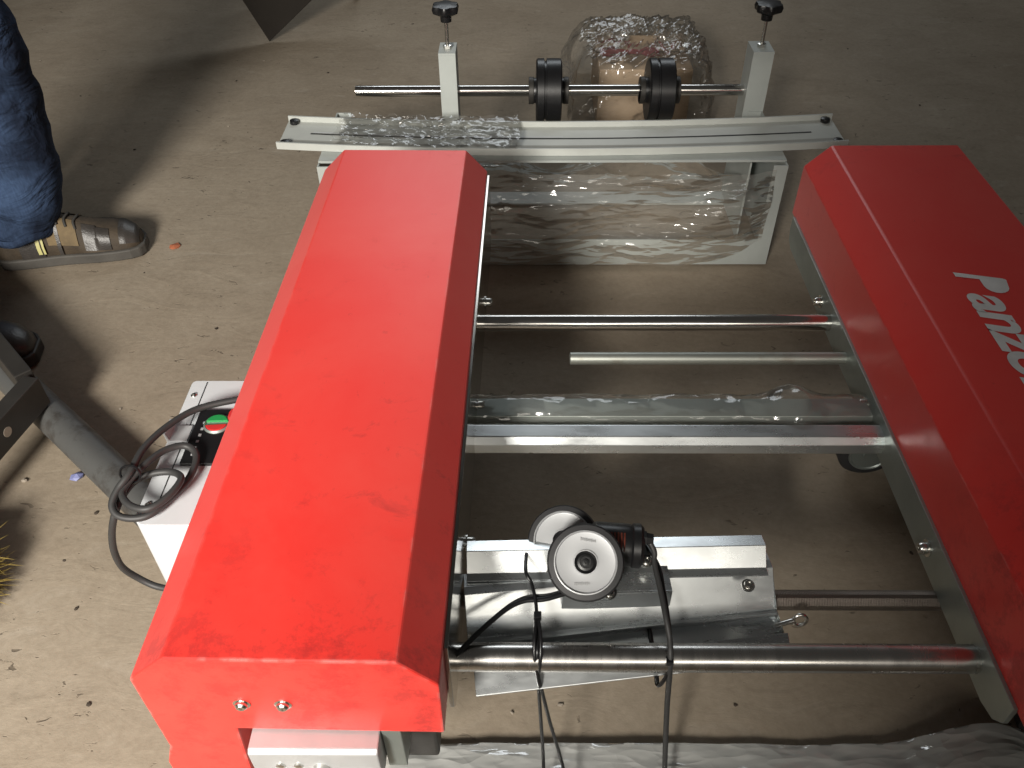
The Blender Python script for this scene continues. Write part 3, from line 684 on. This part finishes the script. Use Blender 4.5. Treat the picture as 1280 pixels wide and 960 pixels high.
# ================================================================== person at the left
pe_ = empty('person'); tag(pe_, 'standing person in blue jeans and brown work shoes beside the machine', 'person')
def skin(name, chain, mat, parent, sub=2, tex=0):
    """chain: list of (index parent or None, co, (rx, ry))"""
    me = bpy.data.meshes.new(name); me.from_pydata([c[1] for c in chain], [(c[0], i) for i, c in enumerate(chain) if c[0] is not None], [])
    ob = bpy.data.objects.new(name, me); COL.objects.link(ob)
    md = ob.modifiers.new('skin', 'SKIN'); md.use_smooth_shade = True
    for i, c in enumerate(chain): me.skin_vertices[0].data[i].radius = c[2]
    for v in me.skin_vertices[0].data: v.use_root = False
    me.skin_vertices[0].data[0].use_root = True
    sd_ = ob.modifiers.new('sub', 'SUBSURF'); sd_.levels = sub; sd_.render_levels = sub
    dg = bpy.context.evaluated_depsgraph_get(); m2 = bpy.data.meshes.new_from_object(ob.evaluated_get(dg)); bpy.data.objects.remove(ob)
    if tex:
        for v in m2.vertices:
            if v.co.z < .084: v.co.z = .084-(.084-v.co.z)*.12
            c_ = v.co; nrm = v.normal
            v.co = c_+nrm*(tex*(nz(c_.x*9, c_.y*9, c_.z*20)+.35*nz(c_.x*22, c_.y*22, c_.z*34)))
    m2.materials.clear(); m2.materials.append(M[mat])
    for p in m2.polygons: p.use_smooth = True
    r = bpy.data.objects.new(name, m2); COL.objects.link(r); r.parent = parent; return r
LA, LK = (-1.100, 1.635, .085), (-1.035, 1.62, .50)
RA, RK = (-1.225, 1.255, .085), (-1.185, 1.29, .50)
HP = (-1.20, 1.46, .93)
skin('body', [(None, (-1.20, 1.46, 1.00), (.13, .15)), (0, (-1.19, 1.46, 1.20), (.12, .15)), (1, (-1.17, 1.46, 1.40), (.12, .17)), (2, (-1.15, 1.46, 1.52), (.055, .06)), (3, (-1.12, 1.46, 1.60), (.06, .058)),
     (4, (-1.10, 1.46, 1.68), (.088, .078)), (5, (-1.105, 1.46, 1.77), (.080, .074)), (4, (-1.015, 1.46, 1.655), (.016, .014)),
     (2, (-1.16, 1.66, 1.43), (.06, .06)), (8, (-1.15, 1.73, 1.16), (.045, .045)), (9, (-1.10, 1.64, 1.30), (.034, .034)), (10, (-1.02, 1.62, 1.34), (.040, .022)),
     (2, (-1.16, 1.26, 1.43), (.06, .06)), (12, (-1.17, 1.19, 1.16), (.045, .045)), (13, (-1.08, 1.27, 1.30), (.034, .034)), (14, (-1.0, 1.29, 1.34), (.040, .022)),
     (0, (-1.15, 1.58, .80), (.085, .085)), (16, LK, (.055, .055)), (17, LA, (.040, .040)), (0, (-1.19, 1.35, .80), (.085, .085)), (19, RK, (.055, .055)), (20, RA, (.040, .040))], 'skin', pe_)
for side, (w0, hx, hy) in enumerate((((-1.02, 1.62, 1.34), .08, 1), ((-1.0, 1.29, 1.34), .08, -1))):
    for f_ in range(4):
        b0 = Vector(w0)+Vector((.035, (f_-1.5)*.019, 0)); Lf = (.060, .070, .066, .052)[f_]
        skin('finger', [(None, b0-Vector((.03, 0, 0)), (.009, .009)), (0, b0+Vector((Lf*.4, 0, -.008)), (.009, .009)), (1, b0+Vector((Lf*.75, 0, -.028)), (.008, .008)), (2, b0+Vector((Lf*.9, 0, -.045)), (.007, .007))], 'skin', pe_, 1)
    b0 = Vector(w0)+Vector((-.005, -hy*.035, -.005)); skin('thumb', [(None, b0+Vector((-.01, hy*.02, 0)), (.010, .010)), (0, b0+Vector((.025, -hy*.012, -.01)), (.009, .009)), (1, b0+Vector((.055, -hy*.012, -.022)), (.008, .008))], 'skin', pe_, 1)
skin('jeans', [(None, (-1.20, 1.46, .97), (.145, .17)), (0, (-1.13, 1.57, .80), (.112, .108)), (1, (-1.045, 1.625, .56), (.090, .090)), (2, (-1.058, 1.635, .40), (.086, .086)), (3, (-1.078, 1.640, .26), (.086, .086)), (4, (-1.100, 1.638, .16), (.092, .086)), (5, (-1.124, 1.634, .11), (.082, .080)), (6, (-1.142, 1.630, .040), (.080, .078)),
     (0, (-1.20, 1.35, .80), (.112, .108)), (8, (-1.205, 1.285, .56), (.084, .088)), (9, (-1.235, 1.265, .36), (.078, .08)), (10, (-1.245, 1.258, .14), (.082, .082)), (11, (-1.250, 1.255, .065), (.084, .084))], 'denim', pe_, 3, .009)
skin('jacket', [(None, (-1.20, 1.46, .98), (.155, .185)), (0, (-1.19, 1.46, 1.20), (.145, .175)), (1, (-1.17, 1.46, 1.41), (.14, .195)), (2, (-1.155, 1.46, 1.50), (.085, .10)),
     (2, (-1.16, 1.67, 1.43), (.085, .085)), (4, (-1.15, 1.735, 1.16), (.066, .066)), (5, (-1.115, 1.65, 1.285), (.050, .050)),
     (2, (-1.16, 1.25, 1.43), (.085, .085)), (7, (-1.17, 1.185, 1.16), (.066, .066)), (8, (-1.095, 1.262, 1.285), (.050, .050))], 'jacket', pe_, 2, .006)
hr_ = MB(); hr_.grid(24, 12, lambda u, v: (lambda a, e: Vector((-1.125+.100*math.cos(a)*math.cos(e)*(1 if math.cos(a) < .3 else .72), 1.46+.088*math.sin(a)*math.cos(e), 1.725+.105*math.sin(e))))(u*2*math.pi, -.25+v*1.82)); hr_.build('hair', 'hair', pe_, smooth=60)
for s_ in (-1, 1):
    m_ = MB(); m_.lathe([(.004, 0), (.011, .004), (.012, .010), (.007, .016)], (-1.028, 1.46+s_*.030, 1.695), (1, 0, 0), 14); m_.build('eye', 'white', pe_, smooth=60)
    m_ = MB(); m_.lathe([(.008, -.012), (.020, -.010), (.026, 0), (.02, .006), (.010, .004)], (-1.10, 1.46+s_*.076, 1.685), (0, s_, .1), 14); m_.build('ear', 'skin', pe_, smooth=60)
MB().tube([(-1.030, 1.435, 1.615), (-1.020, 1.46, 1.612), (-1.030, 1.485, 1.615)], .006, 8, 5).build('mouth', 'redprint', pe_, smooth=60)

hem = MB(); hem.tube([(-1.137+.083*math.cos(i*math.pi/10), 1.632+.081*math.sin(i*math.pi/10), .088+.004*math.sin(i*1.9)) for i in range(20)], lambda t: (.0035, .010), 8, 3, True); hem.build('hem', 'denim', pe_, smooth=60)

def shoe(heel, toe, mats, nm='shoe', lab=None):
    """lofted shoe: cross-sections along heel->toe"""
    heel = Vector((*heel, 0)); toe = Vector((*toe, 0)); d = (toe-heel); L = d.length; d.normalize(); s_ = Vector((-d.y, d.x, 0))
    secs = [  # t, half width, top z, centre shift
        (-.01, .018, .070, 0), (.02, .032, .095, 0), (.08, .038, .118, 0), (.18, .040, .128, 0), (.30, .040, .122, 0), (.42, .042, .112, .002), (.55, .048, .096, .004), (.68, .053, .082, .004), (.80, .052, .072, .002), (.90, .046, .064, -.002), (.965, .034, .052, -.006), (1.0, .016, .036, -.008)]
    g = MB(); vs = []; m = 18
    for t, hw, tz, cs in secs:
        c_ = heel+d*(L*t)+s_*cs
        for i in range(m):
            a = 2*math.pi*i/m; x = math.cos(a); z = math.sin(a)
            px_ = hw*(abs(x)**.8)*(1 if x >= 0 else -1)*(1 if z < .2 else (1-.35*z*(tz > .08)))
            zz = .022+(tz-.022)*max(z, 0)**.75 if z > 0 else .022-.004*abs(z)
            n = .0025*nz(t*9+i, z*3, 2)
            vs.append(c_+s_*(px_+n)+Vector((0, 0, zz+n)))
    ns_ = len(secs); fs = [(j*m+i, j*m+(i+1) % m, (j+1)*m+(i+1) % m, (j+1)*m+i) for j in range(ns_-1) for i in range(m)]+[tuple(range(m-1, -1, -1)), tuple(range((ns_-1)*m, ns_*m))]
    g.add(vs, fs); up_ = g.build(nm, mats[0], pe_, smooth=70)
    if lab: up_['label'] = lab
    so = MB(); pts = []
    for t, hw, tz, cs in secs: pts.append(heel+d*(L*t*1.015)+s_*(cs+hw+.006))
    for t, hw, tz, cs in reversed(secs): pts.append(heel+d*(L*t*1.015)+s_*(cs-hw-.006))
    so.prism([(p.x, p.y) for p in pts], 'Z', 0, .026); so.build('sole', mats[1], up_, bevel=.004, smooth=40)
    def patch(t0, t1, w0, w1, off, mat, nmx):
        def fn(u, v):
            t = t0+(t1-t0)*u; j = 0
            while j < ns_-2 and secs[j+1][0] < t: j += 1
            a_, b_ = secs[j], secs[j+1]; k_ = (t-a_[0])/(b_[0]-a_[0]); hw = a_[1]+(b_[1]-a_[1])*k_; tz = a_[2]+(b_[2]-a_[2])*k_; cs = a_[3]+(b_[3]-a_[3])*k_
            ang = w0+(w1-w0)*v; x = math.cos(ang); z = math.sin(ang)
            px_ = hw*(abs(x)**.8)*(1 if x >= 0 else -1)*(1 if z < .2 else (1-.35*z*(tz > .08)))
            zz = .022+(tz-.022)*max(z, 0)**.75
            nv = Vector((0, 0, 1))*z+s_*x
            return heel+d*(L*t)+s_*(px_+cs)+Vector((0, 0, zz))+nv*off
        MB().grid(14, 10, fn).build(nmx, mat, up_, smooth=60)
    return up_, patch, d, s_, heel, L
u_, patch, d_, s_, hl_, L_ = shoe((-1.195, 1.612), (-.888, 1.682), ('shoe', 'sole'), lab='brown suede work shoe with tan panel and laces')
patch(.38, .58, math.pi*.60, math.pi*.93, .0028, 'tan', 'side_panel')
patch(.36, .60, -.05, math.pi*.34, .0028, 'tan', 'side_panel')
patch(.86, .985, .1, math.pi*.9, .0026, 'shoedark', 'toe_cap')
patch(.18, .34, math.pi*.55, math.pi*1.0, .0028, 'shoedark', 'ankle_panel')
patch(.62, .80, math.pi*.64, math.pi*.97, .0022, 'shoedark', 'side_panel'); patch(.44, .465, math.pi*.58, math.pi*.99, .0044, 'shoedark', 'stitch_band')
patch(.30, .325, math.pi*.60, math.pi*.98, .0045, 'reflect', 'trim'); patch(.335, .35, math.pi*.60, math.pi*.98, .0045, 'reflect', 'trim')
for i in range(5):
    t = .36+.055*i; z = .128-.0085*i
    c_ = hl_+d_*(L_*t); MB().tube([c_+s_*.022+Vector((0, 0, z-.014)), c_+s_*.006+Vector((0, 0, z+.002))+d_*.006, c_-s_*.012+Vector((0, 0, z-.002))-d_*.002, c_-s_*.024+Vector((0, 0, z-.016))], .0030, 8, 4).build('lace', 'lace', u_, smooth=60)
shoe((-1.285, 1.235), (-.975, 1.290), ('shoedark', 'dark'), lab='dark leather work shoe')

# ================================================================== litter on the floor
def chip(p, s, mat, label, cat, zs=.35, grp=None):
    bm = bmesh.new(); bmesh.ops.create_icosphere(bm, subdivisions=1, radius=1)
    ph = random.uniform(0, 6.28)
    for v in bm.verts:
        k_ = 1+.35*random.uniform(-1, 1); v.co = Vector((v.co.x*s*k_*1.3, v.co.y*s*k_, max(v.co.z*s*zs*k_, -s*zs*.5)))
    bm.transform(Matrix.Translation((p.x, p.y, s*zs*.5-.003)) @ Matrix.Rotation(ph, 4, 'Z'))
    me = bpy.data.meshes.new(cat); bm.to_mesh(me); bm.free(); me.materials.append(M[mat]); o = bpy.data.objects.new(cat.replace(' ', '_'), me); COL.objects.link(o)
    tag(o, label, cat, grp); return o
chip(Pz(218, 308, 0), .011, 'chip', 'small orange brick chip on the floor by the shoe', 'brick chip')
o = chip(Pz(97, 595, 0), .011, 'blue', 'small blue plastic scrap beside the worn pipe', 'plastic scrap', .5)
crumbs = [(50, 75, 4), (295, 100, 4), (168, 186, 4), (285, 157, 4), (80, 700, 4), (110, 880, 4), (30, 600, 6), (1000, 20, 4), (1060, 60, 3), (700, 880, 4), (920, 880, 3), (1140, 690, 4), (640, 890, 3), (270, 410, 4), (120, 640, 4), (330, 45+30, 4), (1150, 130, 3), (410, 90, 5), (150, 510, 3), (95, 760, 4), (180, 340, 3)]
for i, (px, py, s) in enumerate(crumbs):
    chip(Pz(px, py, 0), s*.0008, 'twig' if i % 3 else 'stone', ('tiny dark crumb of grit lying loose on the concrete floor' if i % 3 else 'tiny pale crumb of grit lying loose on the concrete floor'), 'crumb', .5, 'crumbs scattered on the floor')
